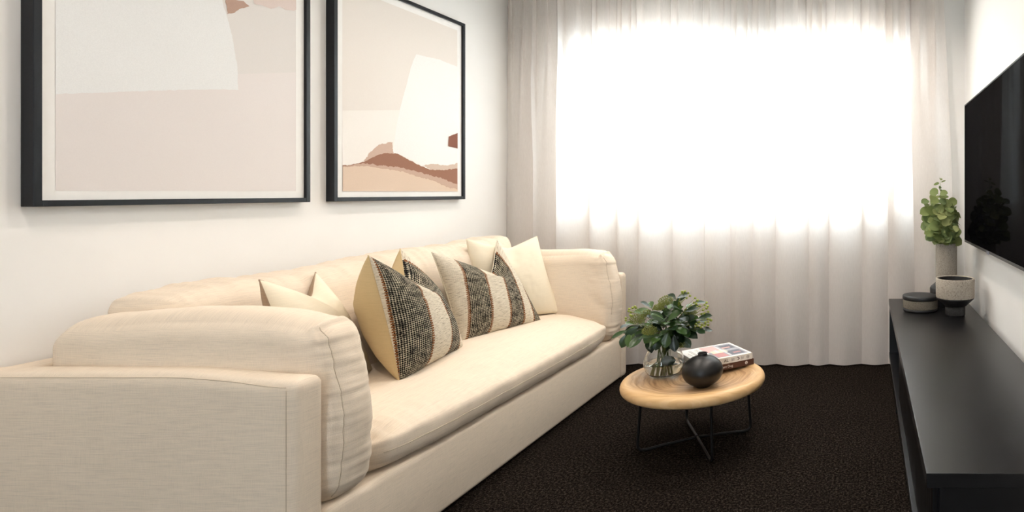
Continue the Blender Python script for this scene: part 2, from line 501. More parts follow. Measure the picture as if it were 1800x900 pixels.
def build_sofa():
    s = thing('sofa', 'long cream linen sofa with loose cushions against the picture wall', 'sofa', (-2.0, 2.72, 0))
    LN = M['linen']
    X0, XF, Y0, Y1 = -2.488, -1.565, 1.607, 3.838
    at = .09
    # upholstered base
    obj('base', bx(X0 + .10, XF, Y0 + at, Y1 - at, .012, .278, bevel=.022, seg=4), LN, s, True)
    # arms: soft boxes whose top drops a little toward the front corner
    def arm(ya, yb):
        h = ((XF - X0) / 2, (yb - ya) / 2, .345)
        def df(p, q):
            drop = .022 * sstep(.2, 1, p.x) * sstep(0, 1, p.z)
            q.z -= drop
            q.z += .004 * (1 - p.y ** 2) if p.z > .99 else 0
            return q
        return cushion_mesh(((X0 + XF) / 2, (ya + yb) / 2, .345 + .008), h, .022, (.0, .004, .004), df, (60, 14, 40))
    arms = [obj('arm', arm(Y0, Y0 + at), LN, s, True), obj('arm', arm(Y1 - at, Y1), LN, s, True)]
    obj('backrest', cushion_mesh((X0 + .05, (Y0 + Y1) / 2, .352), (.05, (Y1 - Y0) / 2 - .002, .346), .02, (0, 0, .003), None, (8, 60, 20)), LN, s, True)
    # bench seat cushion
    sy0, sy1 = 1.845, 3.60
    cy = (sy0 + sy1) / 2; hy = (sy1 - sy0) / 2
    def seatdf(p, q):
        # front nose fuller than the back, ends pulled in toward the front corners
        end = abs(p.y) ** 8
        q.x -= .05 * sstep(0, 1, p.x) * end
        q.z -= sstep(0, 1, q.z / .095) * (.035 * end * sstep(-.2, 1, p.x) + .030 * sstep(.2, 1, p.x))
        q.z += sstep(0, 1, -q.z / .095) * .006 * sstep(.6, 1, p.x) * (0.6 + 2.5 * end)
        zr = min(.087, max(0, -q.z - .007))
        q.x += .72 * (.088 - math.sqrt(.088 ** 2 - zr * zr)) * sstep(.8, 1, p.x) * (1 - end)
        m = sstep(.3, 1, p.x)
        q.z += .004 * nz(q.x * 5, q.y * 9, 3) + .0030 * m * nz(q.x * 9, q.y * 38, 1) * (.6 + .4 * p.z)
        q.x += .004 * m * nz(q.y * 14, q.z * 9, 5)
        q.z += .0025 * abs(nz(q.y * 60, q.x * 4, 2)) * sstep(.4, .8, p.x) * max(0, p.z)
        return q
    h = (.345, hy, .095)
    seat = obj('seat_cushion', cushion_mesh((-1.885, cy, .372), h, .088, (.012, .0, .018), seatdf, (60, 260, 20)), LN, s, True)
    # seam line low along the front nose
    pts = []
    for k in range(41):
        t = k / 40; p = 2 * t - 1
        pts.append((-1.885 + .345 + .0132 - .05 * abs(p) ** 8 - .0 , cy + p * (hy - .045), .352 + .002 * nz(k * .7, 3)))
    # arm cushions
    def armcush(y0c, y1c, sg, seed):
        xc0, xc1 = -2.40, -1.555
        h = ((xc1 - xc0) / 2, (y1c - y0c) / 2, .279)
        def df(p, q):
            # top falls off toward the wall end and rounds at the front corner
            u = p.x
            up = sstep(-.2, 1, p.z)
            q.z += up * (-.020 * sstep(.7, 1, -u) ** 1.5 - .012 * sstep(.6, .95, u) + .008 * math.sin(u * 3 + seed))
            q.x += sstep(0, 1, u) * (-.035 * up + .012 * (1 - p.z ** 2))
            # leaning outwards over the arm near the top
            q.y += -sg * .012 * up * (1 - u * u)
            # creases gathering at the front boxing
            g = sstep(.55, .95, u) * (1 - .25 * abs(p.z))
            q.y += .006 * g * nz(q.x * 7, q.z * 15 + q.x * 12 + seed, 2) + .003 * g * nz(q.x * 10, q.z * 50, seed)
            q.x += .006 * sstep(.9, 1, u) * nz(q.y * 9, q.z * 17, seed) + .003 * nz(q.z * 60, 1, seed) * sstep(.9, 1, u)
            k = sstep(.55, 1, p.z) * sstep(.72, .95, u)
            q.z += .016 * k * nz(q.x * 22, q.y * 10, seed) + .012 * k * math.exp(-((u - .96) / .04) ** 2)
            q.z += .004 * up * nz(q.x * 9, q.y * 5, seed)
            return q
        c = ((xc0 + xc1) / 2, (y0c + y1c) / 2, .272 + .283)
        return obj('arm_cushion', cushion_mesh(c, h, .07, (.012, .034, .014), df, (110, 24, 90)), LN, s, True)
    a1 = armcush(1.697, 1.872, 1, 1.0)
    a2 = armcush(3.575, 3.748, -1, 5.0)
    # long back cushion
    by0, by1 = 1.825, 3.63
    def backdf(p, q):
        up = sstep(-.3, 1, p.z)
        yy = q.y + (by0 + by1) / 2
        crest = lerp(-.035, -.018, sstep(1.85, 2.1, yy)) + .012 * math.exp(-((yy - 2.0) / .15) ** 2) + .030 * sstep(2.3, 2.9, yy) + .018 * sstep(3.2, 3.5, yy)
        q.z += up * (crest + .004 * nz(yy * 7, 1) +   .010 * sstep(.3, 1, p.z) * nz(q.x * 7, yy * 16, 3) + .007 * nz(q.x * 4, yy * 40, 9) * sstep(.3, 1, p.z))
        q.x += -.10 * sstep(-1, 1, p.z) + .045 * sstep(-1, .2, p.z)
        q.x += .006 * nz(q.x * 3, yy * 12, q.z * 6)
        q.z += up * .02 * (abs(p.y) ** 14)
        return q
    obj('back_cushion', cushion_mesh((-2.235, (by0 + by1) / 2, .60), (.125, (by1 - by0) / 2, .295), .075, (.04, .0, .012), backdf, (24, 200, 60)), LN, s, True)
    return s, seat, a1, a2, arms
sofa, seat, acn, acf, arms = build_sofa()

def add_seam_on(o, rule, parent, name='piping', r=.0013, off=.0006):
    """thread line following a cushion's own surface: rule picks the grid vertices in order"""
    pts = rule([v.co.copy() for v in o.data.vertices])
    if len(pts) > 3: obj(name, tube(bmesh.new(), pts, r, 6), M['piping'], parent, True)

def ray_line(o, origins, direction, parent, name='piping', r=.0013):
    """thread laid on the surface of o, found by casting rays"""
    pts = []
    for og in origins:
        ok, loc, nrm, _ = o.ray_cast(Vector(og), Vector(direction))
        if ok: pts.append(loc + nrm * .0006)
    if len(pts) > 3: obj(name, tube(bmesh.new(), pts, r, 6), M['piping'], parent, True)
bpy.context.view_layer.update()
for ob, yo, dy in ((arms[0], 1.0, 1), (arms[1], 4.5, -1)):
    top = [(lerp(-2.46, -1.592, k / 60), yo, .690 - .022 * sstep(.2, 1, lerp(-.94, .94, k / 60)) - .006 * sstep(.8, 1, k / 60)) for k in range(61)]
    ray_line(ob, top, (0, dy, 0), sofa, r=.0012)
    ray_line(ob, [(-1.590, yo, lerp(.655, .02, k / 30)) for k in range(31)], (0, dy, 0), sofa, r=.0012)
ray_line(seat, [(-1.0, lerp(1.91, 3.55, k / 90), .352) for k in range(91)], (-1, 0, 0), sofa)
ray_line(acn, [(-1.0, 1.735, lerp(.80, .30, k / 50)) for k in range(51)], (-1, 0, 0), sofa)
ray_line(acf, [(-1.0, 3.71, lerp(.80, .30, k / 50)) for k in range(51)], (-1, 0, 0), sofa)
ray_line(acf, [(-1.0, 3.60, lerp(.80, .45, k / 50)) for k in range(51)], (-1, 0, 0), sofa)

# ------------------------------------------------------------------ throw pillows
def pillow(name, label, bl, br, tl, tr, th, chop, mf, mb, chop_u=0.0, wid=.42, seed=0, group=None, sag=.0, thb=None, skew=0.0):
    """bl, br, tl, tr: corner points; front panel faces the room"""
    bl, br, tl, tr = map(Vector, (bl, br, tl, tr))
    N_ = ((br - bl).cross(tl - bl)).normalized()
    if N_.x < 0: N_ = -N_
    cen = (bl + br + tl + tr) / 4
    up = ((tl + tr) / 2 - (bl + br) / 2).normalized()
    th_ = thing(name, label, 'pillow', cen - up * .2, group)
    n = 56
    def pt(u, v, side):
        a, b_ = (u + 1) / 2, (v + 1) / 2
        pin = 0.055
        aa = .5 + (a - .5) * (1 - pin * (1 - v * v)); bb = .5 + (b_ - .5) * (1 - pin * .7 * (1 - u * u))
        p = bl.lerp(br, aa).lerp(tl.lerp(tr, aa), bb)
        e = (max(0, (1 - abs(u) ** 2.2)) * max(0, (1 - abs(v) ** 2.2)))
        t = (th if side > 0 else (thb or th)) * e ** .5
        # karate chop: the middle of the top edge is pushed down, the cloth gathers to two ears
        side_ = (1 + chop_u) if u < chop_u else (1 - chop_u)
        d_ = math.sqrt((u - chop_u) ** 2 + .006)
        w = max(0, 1 - d_ / (side_ + .04)) ** 1.15
        c = chop * w * sstep(-.1, 1, v) ** 1.3
        crease = math.exp(-((u - chop_u) / (wid * .45)) ** 2) * sstep(.0, .9, v)
        t *= 1 - .30 * crease
        # creases radiating to ears, light wrinkles
        r1 = .0045 * nz(u * 3 + seed, v * 3, side) + .0035 * nz(u * 7 + v * 5, v * 6 - u * 5 + seed, side + 3) * e
        q = p - up * c + N_ * (side * (t + r1 * e ** .3))
        q.z -= sag * e * (1 - b_)
        return q
    us = [math.sin((i / n - .5) * math.pi) for i in range(n + 1)]
    ln = [0.0]
    for a_, b2 in zip(us, us[1:]): ln.append(ln[-1] + (pt(b2, -.2, 1) - pt(a_, -.2, 1)).length)
    arc = [x / ln[-1] for x in ln]                      # the stripes follow the cloth, not the outline
    for side, nm, mt in ((1, 'front_panel', mf), (-1, 'back_panel', mb)):
        bm = bmesh.new(); uvl = bm.loops.layers.uv.new('UVMap'); g = []
        for j in range(n + 1):
            row = []
            for i in range(n + 1):
                # denser rows at the borders
                u = math.sin((i / n - .5) * math.pi); v = math.sin((j / n - .5) * math.pi)
                row.append((bm.verts.new(pt(u, v, side)), arc[i] + skew * (.6 - (v + 1) / 2), (v + 1) / 2))
            g.append(row)
        for j in range(n):
            for i in range(n):
                q = [g[j][i], g[j][i + 1], g[j + 1][i + 1], g[j + 1][i]]
                if side < 0: q = q[::-1]
                f = bm.faces.new([x[0] for x in q])
                for lp, x in zip(f.loops, q): lp[uvl].uv = (x[1], x[2])
        obj(nm, bm, mt, th_, True)
    # stitched edge
    pts = [pt(math.sin((i / n - .5) * math.pi), -1, 1) for i in range(n + 1)] + [pt(1, math.sin((i / n - .5) * math.pi), 1) for i in range(1, n + 1)]
    pts += [pt(-math.sin((i / n - .5) * math.pi), 1, 1) for i in range(1, n + 1)] + [pt(-1, -math.sin((i / n - .5) * math.pi), 1) for i in range(1, n)]
    obj('edge_seam', tube(bmesh.new(), pts, .0022, 6), mb, th_, True)
    return th_
SA = stripes('charcoal_stripe_weave', [.035, .31, .585, .80, .95], 0)
SB = stripes('grey_stripe_weave', [.17, .385, .60, .775, .925], 0)
G = 'throw pillows on the sofa'
pillow('throw_pillow', 'plain cream pillow with taupe back behind the near arm cushion',
       (-1.90, 1.98, .475), (-2.02, 2.40, .47), (-2.02, 1.95, .91), (-2.19, 2.33, .885), .075, .10, M['cream'], M['taupe'], .38, .40, 1, G)
pillow('throw_pillow', 'striped woven pillow with khaki back, nearest and largest on the sofa',
       (-1.80, 2.26, .470), (-1.89, 2.75, .470), (-1.87, 2.20, .965), (-2.14, 2.69, .945), .110, .17, SA, M['khaki'], .28, .40, 2, G, thb=.165, skew=.05)
pillow('throw_pillow', 'grey and cream striped pillow leaning in front of the far plain pillow',
       (-1.97, 2.84, .468), (-1.855, 3.345, .468), (-2.075, 2.80, .915), (-2.085, 3.31, .935), .085, .18, SB, SB, .40, .38, 3, G, thb=.05, skew=.14)
pillow('throw_pillow', 'plain cream pillow propped in the far corner of the sofa',
       (-2.14, 3.19, .468), (-1.86, 3.565, .472), (-2.175, 3.19, .945), (-1.99, 3.545, .935), .065, .06, M['cream'], M['cream'], .1, .5, 4, G)

# ------------------------------------------------------------------ framed pictures
def tear(poly, rnd, amp=.004, step=.012):
    out = []
    for (a, b_, rough) in poly:
        pass
    return out

def picture(label, y0, y1, shapes, bgcol):
    z0, z1 = 1.157, 2.234
    xw, xf = LX + .001, LX + .040
    t = thing('framed_picture', label, 'picture', (LX + .02, (y0 + y1) / 2, z0), 'framed abstract prints')
    fw = .019
    def prof(bm, a, b_, c, d): box(bm, xw, xf, a, b_, c, d, bevel=.0012, seg=1)
    b = bmesh.new()
    prof(b, y0, y0 + fw, z0, z1); prof(b, y1 - fw, y1, z0, z1)
    prof(b, y0 + fw, y1 - fw, z0, z0 + fw); prof(b, y0 + fw, y1 - fw, z1 - fw, z1)
    obj('frame', b, M['frame_black'], t)
    xm = LX + .028
    obj('mat_board', bx(xw + .002, xm, y0 + fw, y1 - fw, z0 + fw, z1 - fw), M['matboard'], t)
    # printed sheet with its collage of torn paper shapes
    mrg = .036
    py0, py1, pz0, pz1 = y0 + fw + mrg, y1 - fw - mrg, z0 + fw + mrg * .8, z1 - fw - mrg
    def P(x, y):                      # picture plane from the photo's measured points
        d = F * (-xm) / (1522 - x)
        return (min(max(d, py0), py1), min(max(1.2 - (y - 338) * d / F, pz0), pz1))
    vs, fs, mi, mats = [], [], [], []
    def add(poly, col, layer, rough=0, seed=0):
        pts = []
        n = len(poly)
        for i in range(n):
            a = Vector(poly[i]); b2 = Vector(poly[(i + 1) % n]); L = (b2 - a).length
            onb = lambda q: min(abs(q[0] - py0), abs(q[0] - py1), abs(q[1] - pz0), abs(q[1] - pz1)) < 1e-5
            edge = onb(a) and onb(b2)
            k = max(1, int(L / .006)) if rough and not edge else 1
            nrm = Vector((-(b2 - a).y, (b2 - a).x)).normalized() if L > 0 else Vector((0, 0))
            for j in range(k):
                p = a.lerp(b2, j / k)
                if rough and not edge and j: p += nrm * rough * (nz(p.x * 60, p.y * 60, seed) + .6 * nz(p.x * 190, p.y * 190, seed))
                pts.append(p)
        base = len(vs)
        for p in pts: vs.append((xm + .0003 * (layer + 1), min(max(p.x, py0), py1), min(max(p.y, pz0), pz1)))
        fs.append(tuple(range(base, base + len(pts)))); mi.append(len(mats))
        mats.append(simple('print_ink', srgb(*col), .9, nscale=300, amt=.012 if not rough else .03, spec=.1))
    add([(py0, pz0), (py1, pz0), (py1, pz1), (py0, pz1)], bgcol, 0)
    for k, (poly, col, rough) in enumerate(shapes):
        add([P(*q) if not isinstance(q[0], str) else {'tl': (py0, pz1), 'tr': (py1, pz1), 'bl': (py0, pz0), 'br': (py1, pz0)}[q[0]] for q in poly], col, k + 1, rough, k * 3.3)
    me = bpy.data.meshes.new('print'); me.from_pydata(vs, [], fs); me.update()
    o = link('print', me, mats, t, False)
    me.polygons.foreach_set('material_index', mi)
    # make every face look into the room
    bm = bmesh.new(); bm.from_mesh(me)
    for f in bm.faces:
        f.normal_update()
        if f.normal.x < 0: f.normal_flip()
    bm.to_mesh(me); bm.free()

L1, R1 = 90, 530
picture('left-hand framed abstract print with a large blank white torn sheet', 1.732, 2.596, [
    ([(415, 130), (R1, 129.5), ('br',), ('bl',), (L1, 150)], (224, 217, 213), 0),
    ([(L1, 165), (200, 162), (330, 157.5), (396, 157), (419, 158), (417, 120), (410, 75), (402, 40), (392, 8), (385, -40), (380, -400), ('tl',)], (228, 228, 226), .0025),
    ([(396, -60), (396, 0), (399, 25), (410, 23), (420, 16), (438, 11), (428, 2), (415, 0), (420, -70)], (182, 153, 138), .003),
    ([(R1, 20), (515, 19), (500, 17), (490, 11), (476, 16), (462, 10), (446, 6), (436, -30), (450, -90), (R1, -120)], (216, 200, 192), .004)],
    (219, 214, 209))
L2, R2 = 598, 815
picture('framed abstract print with brown torn dunes, nearer the curtain', 2.7117, 3.60, [
    ([(L2, 194), (700, 193.5), (760, 193), (R2, 193), ('br',), ('bl',)], (232, 227, 220), 0),
    ([(731, 95.5), (770, 104), (806, 118), (812, 120), (812, 290), (742, 291), (715, 276), (690, 267), (693, 247), (698, 215), (704, 187), (714, 150), (722, 118)], (231, 230, 226), .0025),
    ([(637, 284), (650, 268), (666, 254), (680, 251), (690, 250), (690, 272), (660, 282)], (198, 172, 156), .006),
    ([(L2, 290), (616, 290), (640, 284), (660, 274), (676, 269), (698, 270), (715, 279), (738, 291), (755, 298), (778, 298), (812, 296), ('br',), ('bl',)], (152, 112, 94), .003),
    ([(742, 291), (760, 288), (786, 291), (812, 287), (812, 297), (778, 299), (758, 298)], (204, 184, 168), .005),
    ([(L2, 292), (612, 291), (626, 288), (645, 287), (668, 291), (700, 294), (728, 300), (748, 306), (778, 314), (812, 325), ('br',), ('bl',)], (192, 164, 146), .005),
    ([(L2, 294), (625, 292), (648, 292), (675, 297), (705, 301), (735, 311), (760, 317), (785, 329), (812, 333), ('br',), ('bl',)], (214, 192, 172), .005),
    ([(788, 240), (812, 235), (812, 262), (787, 257)], (134, 92, 78), .0012)],
    (224, 217, 209))

# ------------------------------------------------------------------ television
def build_tv():
    y0, y1, z0, z1 = 3.08 - .88, 3.73, .885, 1.755
    X = .63
    y0 = 2.19
    t = thing('television', 'large black wall-mounted flat television above the low cabinet', 'television', (RX, (y0 + y1) / 2, z0))
    obj('housing', bx(X + .004, X + .035, y0, y1, z0, z1, bevel=.004), M['satin_black'], t)
    sc = Mat('black_glass_screen', 0.5, srgb(5, 5, 7), 0, 0.0)      # anti-reflective coated panel
    v = sc.coord(); sc.base(sc.ramp(sc.noise(v, 3), [(0, srgb(4, 4, 6)), (1, srgb(8, 8, 10))]))
    df = sc.n('ShaderNodeBsdfDiffuse'); df.inputs[0].default_value = srgb(6, 6, 8)
    gs = sc.n('ShaderNodeBsdfGlossy'); gs.inputs['Roughness'].default_value = .03
    mx = sc.n('ShaderNodeMixShader'); mx.inputs[0].default_value = .016
    sc.l(df.outputs[0], mx.inputs[1]); sc.l(gs.outputs[0], mx.inputs[2]); sc.l(mx.outputs[0], sc.out.inputs[0])
    obj('screen', bx(X, X + .004, y0 + .008, y1 - .006, z0 + .014, z1 - .008), sc.m, t)
    bz = simple('dark_chrome_bezel', srgb(64, 65, 66), .28, .8, nscale=50)
    b = bmesh.new()
    box(b, X - .002, X + .006, y0, y1, z0, z0 + .014, bevel=.001); 
    obj('bottom_bezel', b, bz, t)
    b = bmesh.new(); box(b, X - .002, X + .006, y0, y1, z1 - .008, z1, bevel=.001); box(b, X - .002, X + .006, y1 - .006, y1, z0 + .0142, z1 - .0082, bevel=.001)
    obj('thin_bezel', b, M['steel'], t)
    obj('badge', bx(X - .0045, X - .002, 2.985, 3.04, z0 - .004, z0 + .012, bevel=.0008), simple('silver_badge', srgb(150, 152, 165), .3, .6), t)
    obj('wall_bracket', bx(X + .036, RX - .001, 2.7, 3.2, 1.15, 1.5), M['steel'], t)
build_tv()

# ------------------------------------------------------------------ low cabinet
CZT = .49
def build_cabinet():
    xf, xb, y0, y1 = .153, .658, 1.48, 3.905
    t = thing('media_cabinet', 'long low black cabinet with fluted front under the television', 'cabinet', (.4, 2.7, 0))
    K = M['satin_black']
    obj('cabinet_top', bx(xf, xb, y0, y1, CZT - .038, CZT, bevel=.0015), K, t)
    obj('bottom_shelf', bx(xf + .002, xb, y0, y1, .105, .135, bevel=.0015), K, t)
    yo = 3.02                                                # open shelf from here to the far end
    b = bmesh.new()
    box(b, xf + .035, xb - .002, y0 + .002, y0 + .022, .135, CZT - .0385); box(b, xf + .035, xb - .002, yo, yo + .02, .135, CZT - .0385)
    box(b, xb - .014, xb - .002, y0 + .022, y1 - .02, .135, CZT - .0385); box(b, xf + .004, xb - .002, y1 - .02, y1, .135, CZT - .0385)
    obj('carcass', b, K, t)
    n = 3; ys = [lerp(y0 + .022, yo, k / n) for k in range(n + 1)]
    for k in range(n):
        b = bmesh.new(); a, c = ys[k] + .0015, ys[k + 1] - .0015
        box(b, xf + .032, xf + .046, a, c, .138, CZT - .0405)
        m = int((c - a) / .02)
        for i in range(m):
            yy = lerp(a, c, (i + .5) / m); w = (c - a) / m * .34
            box(b, xf + .018, xf + .033, yy - w, yy + w, .139, CZT - .0415, bevel=.002, seg=2)
        obj('fluted_door', b, K, t)
    for yy in (1.95, 3.18):
        for xx in (xf + .022, xb - .035):
            obj('leg', bx(xx - .012, xx + .012, yy - .012, yy + .012, 0, .105, bevel=.001), M['steel'], t)
build_cabinet()

# ------------------------------------------------------------------ pots on the cabinet
def build_pots():
    cx, cy = .508, 3.70; z = CZT
    t = thing('tall_vase', 'tall grey stone cylinder vase with flared black foot, holding eucalyptus', 'vase', (cx, cy, z))
    obj('vase_foot', lathe([(0, .0005), (.100, .0005), (.103, .004), (.103, .105), (.098, .116), (.070, .140), (.0, .140)], 64, cx, cy, z), M['box_black'], t, True)
    obj('vase_body', lathe([(0, .1405), (.0665, .1405), (.067, .145), (.067, .385), (.0655, .389), (.058, .389), (.057, .384), (.057, .16), (0, .16)], 64, cx, cy, z), M['stone'], t, True)
    cx, cy = .518, 3.40
    t = thing('bowl_planter', 'pale stone bowl on a black conical foot, empty, beside the tall vase', 'bowl', (cx, cy, z))
    obj('bowl_foot', lathe([(0, .0005), (.056, .0005), (.058, .003), (.058, .052), (0, .052)], 64, cx, cy, z), M['stone_foot'], t, True)
    obj('bowl_cone', lathe([(0, .0522), (.060, .0522), (.066, .056), (.108, .096), (.110, .103), (0, .103)], 64, cx, cy, z), M['box_black'], t, True)
    obj('bowl_rim', lathe([(0, .1032), (.1105, .1032), (.1115, .107), (.1125, .209), (.111, .213), (.101, .213), (.0995, .210), (.098, .13), (.085, .115), (0, .112)], 80, cx, cy, z), M['stone_pale'], t, True)
    obj('bowl_glaze', lathe([(.0992, .2085), (.0985, .206), (.0972, .13), (.084, .116), (0, .1135)], 80, cx, cy, z), M['box_black'], t, True)
    cx, cy = .328, 3.53
    t = thing('lidded_box', 'low round black lidded box with a rough speckled band, beside the bowl', 'jar', (cx, cy, z))
    obj('box_base', lathe([(0, .0005), (.100, .0005), (.104, .004), (.104, .018), (0, .018)], 64, cx, cy, z), M['box_black'], t, True)
    obj('box_band', lathe([(0, .0182), (.1035, .0182), (.1045, .021), (.1045, .066), (.1035, .069), (0, .069)], 64, cx, cy, z), M['stone_dark'], t, True)
    obj('lid', lathe([(0, .0692), (.1055, .0692), (.107, .072), (.107, .088), (.104, .0915), (.06, .093), (0, .093)], 64, cx, cy, z), M['box_black'], t, True)
build_pots()

# ------------------------------------------------------------------ plants
def leaf(vs, fs, base, direc, nrm, L, Wd, kind='obovate', curl=.15, n=7):
    """a cupped leaf blade with a folded midrib"""
    d = Vector(direc).normalized(); nn = Vector(nrm); nn = (nn - d * nn.dot(d)).normalized(); s = d.cross(nn)
    b0 = len(vs)
    for i in range(n + 1):
        t = i / n
        if kind == 'round': w = math.sqrt(max(0, 1 - (2 * t - 1) ** 2)) * (1 + .12 * (0.5 - t))
        elif kind == 'lance': w = math.sin(math.pi * t ** .9) ** .85
        else: w = math.sin(math.pi * min(1, t ** 1.35)) ** .8
        w = max(w, .03) * Wd / 2
        c = Vector(base) + d * (L * t) - nn * (curl * L * t * t)
        for k in (-1, -.5, 0, .5, 1):
            vs.append(c + s * (w * k) + nn * (abs(k) * w * .28 - (abs(k) ** 2) * w * .08))
    for i in range(n):
        for k in range(4):
            a = b0 + i * 5 + k; fs.append((a, a + 1, a + 6, a + 5))

def leaf_mat(name, c1, c2, c3, rough, spec=.5):
    m = Mat(name, rough, c1, 0, spec)
    gi = m.n('ShaderNodeNewGeometry')
    v = m.coord()
    c = m.ramp(gi.outputs['Random Per Island'], [(0, c1), (.5, c2), (1, c3)])
    m.base(m.mix(m.math('MULTIPLY', m.noise(v, 90, 2), .3), c, tuple(x * 1.5 for x in c2[:3]) + (1,)))
    m.b.inputs['Subsurface Weight'].default_value = 0.0
    tr = m.n('ShaderNodeBsdfTranslucent'); m.l(c, tr.inputs[0])
    mx = m.n('ShaderNodeMixShader'); mx.inputs[0].default_value = .22
    m.l(m.b.outputs[0], mx.inputs[1]); m.l(tr.outputs[0], mx.inputs[2]); m.l(mx.outputs[0], m.out.inputs[0])
    return m.m
M['leaf_dark'] = leaf_mat('glossy_dark_leaf', srgb(16, 36, 22), srgb(32, 60, 28), srgb(76, 110, 42), .28, .6)
M['leaf_euc'] = leaf_mat('eucalyptus_leaf', srgb(92, 110, 74), srgb(122, 136, 80), srgb(158, 164, 108), .6, .3)
M['stem'] = simple('green_stem', srgb(96, 108, 52), .5)
M['stem_euc'] = simple('pale_green_stem', srgb(142, 152, 84), .5)
M['berry'] = simple('lime_green_berry', srgb(152, 164, 66), .35, nscale=200, amt=.2)
M['umbel'] = simple('olive_flower_bud', srgb(132, 140, 66), .6, nscale=200, amt=.25)

def build_eucalyptus():
    rnd = random.Random(11)
    cx, cy, z0 = .508, 3.70, .66
    t = thing('eucalyptus_spray', 'bunch of green eucalyptus stems standing in the tall stone vase', 'plant', (cx, cy, z0))
    vs, fs = [], []; sb = bmesh.new()
    tips = [(-.035, .03, .63), (-.05, -.03, .53), (-.105, .02, .49), (-.10, .05, .40), (-.075, -.02, .44), (.0, -.05, .47), (.045, -.02, .44), (-.02, -.07, .42), (.03, .02, .40), (.055, -.06, .40), (-.085, -.06, .30), (.03, .06, .34), (.06, 0, .32), (-.01, .09, .42), (.01, -.10, .31), (-.05, -.09, .36)]
    for q, (tx, ty, tz) in enumerate(tips):
        a = Vector((cx + tx * .25, cy + ty * .25, z0 + .02)); m = Vector((cx + tx * .45, cy + ty * .45, z0 + .24)); e = Vector((cx + tx, cy + ty, z0 + tz))
        pts = smooth_pts([a, m, m.lerp(e, .5) + Vector((tx * .1, ty * .1, 0)), e], 6)
        tube(sb, pts, .0022, 6, radii=[lerp(.0028, .0010, k / (len(pts) - 1)) for k in range(len(pts))])
        nn = 8 if q else 10
        for k in range(nn):
            f = lerp(.36, 1.0, k / (nn - 1)); ip = f * (len(pts) - 1); i0 = min(int(ip), len(pts) - 2)
            p = pts[i0].lerp(pts[i0 + 1], ip - i0)
            if p.z < z0 + .215: continue
            ph = k * 1.57 + rnd.uniform(-.4, .4) + q
            for sgn in (0, math.pi):
                an = ph + sgn
                d = Vector((math.cos(an), math.sin(an) * .8, rnd.uniform(-.45, .6)))
                sz = lerp(.076, .054, sstep(.6, 1, f)) * rnd.uniform(.85, 1.15)
                if q == 0 and f > .75: sz *= .62
                tp = p + d.normalized() * (L := sz)
                if tp.x > .605: d.x *= -.3; d.z += .3
                up = Vector((rnd.uniform(-.6, .6), -1 + rnd.uniform(-.3, .5), rnd.uniform(.1, .8)))
                st = p + d.normalized() * .006
                leaf(vs, fs, st, d, up, sz, sz * (.92 if not (q == 0 and f > .75) else .5), 'round', rnd.uniform(.0, .25))
    for v in vs:
        if v.x > .618: v.x = .618 - (v.x - .618) * .3
    pyobj('foliage', vs, fs, M['leaf_euc'], t)
    obj('stems', sb, M['stem_euc'], t, True)
build_eucalyptus()

# ------------------------------------------------------------------ coffee table
TX, TY, TZ = -.815, 2.79, .33
def dish(r): return TZ - (.007 * sstep(.272, .252, r) + .012 * (1 - (r / .272) ** 2) if r < .272 else 0)
def build_table():
    t = thing('coffee_table', 'round wooden coffee table with a dished top and black rod legs', 'table', (TX, TY, 0))
    R = .33
    prof = [(0, dish(0))] + [(r, dish(r)) for r in (.05, .1, .15, .19, .22, .24, .25, .256, .260, .264, .268, .272)] + [(.283, TZ - .0005), (.292, TZ + .0018), (.302, TZ + .0012)]
    for k in range(0, 11):
        a = math.radians(80 - k * 17)
        prof.append((R - .024 + .024 * math.cos(a), TZ - .025 + .026 * math.sin(a)))
    prof += [(.29, TZ - .0505), (.2, TZ - .051), (0, TZ - .051)]
    obj('tabletop', lathe(prof, 128, TX, TY, 0), wood_mat(TX, TY), t, True)
    feet = [(-1.054, 2.70), (-.678, 2.586), (-.577, 2.943), (-.941, 3.075)]
    c = Vector((-.8135, 2.826, .020))
    for fx, fy in feet:
        f = Vector((fx, fy, .0062)); tp = Vector((lerp(fx, TX, .07), lerp(fy, TY, .07), TZ - .052))
        d = (c - f); d.z = 0; d.normalize()
        up = (tp - f).normalized()
        pts = [tp, f + up * .10, f + up * .035, f + up * .012 + d * .006, f + d * .03 + Vector((0, 0, .0005)), f.lerp(c, .4), f.lerp(c, .75), c - d * .004]
        obj('leg', tube(bmesh.new(), smooth_pts(pts, 5), .0066, 10), M['steel'], t, True)
    obj('mounting_ring', lathe([(.225, TZ - .0512), (.245, TZ - .0512), (.245, TZ - .056), (.225, TZ - .056), (.225, TZ - .0512)], 64, TX, TY, 0), M['steel'], t, False)
build_table()

def build_black_vase():
    cx, cy = -.745, 2.674
    z = dish(math.hypot(cx - TX, cy - TY) + .034) + .0005
    t = thing('bud_vase', 'squat round matte black bud vase on the coffee table', 'vase', (cx, cy, z))
    R, H = .091, .141
    prof = [(0, 0), (.034, 0)]
    for k in range(1, 25):
        a = -math.pi / 2 + math.radians(22) + (math.pi - math.radians(22) - math.radians(14)) * k / 24
        prof.append((R * math.cos(a), H / 2 + H / 2 * math.sin(a)))
    prof += [(.0215, H + .001), (.0205, H + .006), (.0225, H + .010), (.0205, H + .0115), (.0175, H + .010), (.0165, H), (.03, H - .012), (0, H - .03)]
    obj('body', lathe(prof, 80, cx, cy, z), M['vase_black'], t, True)
build_black_vase()

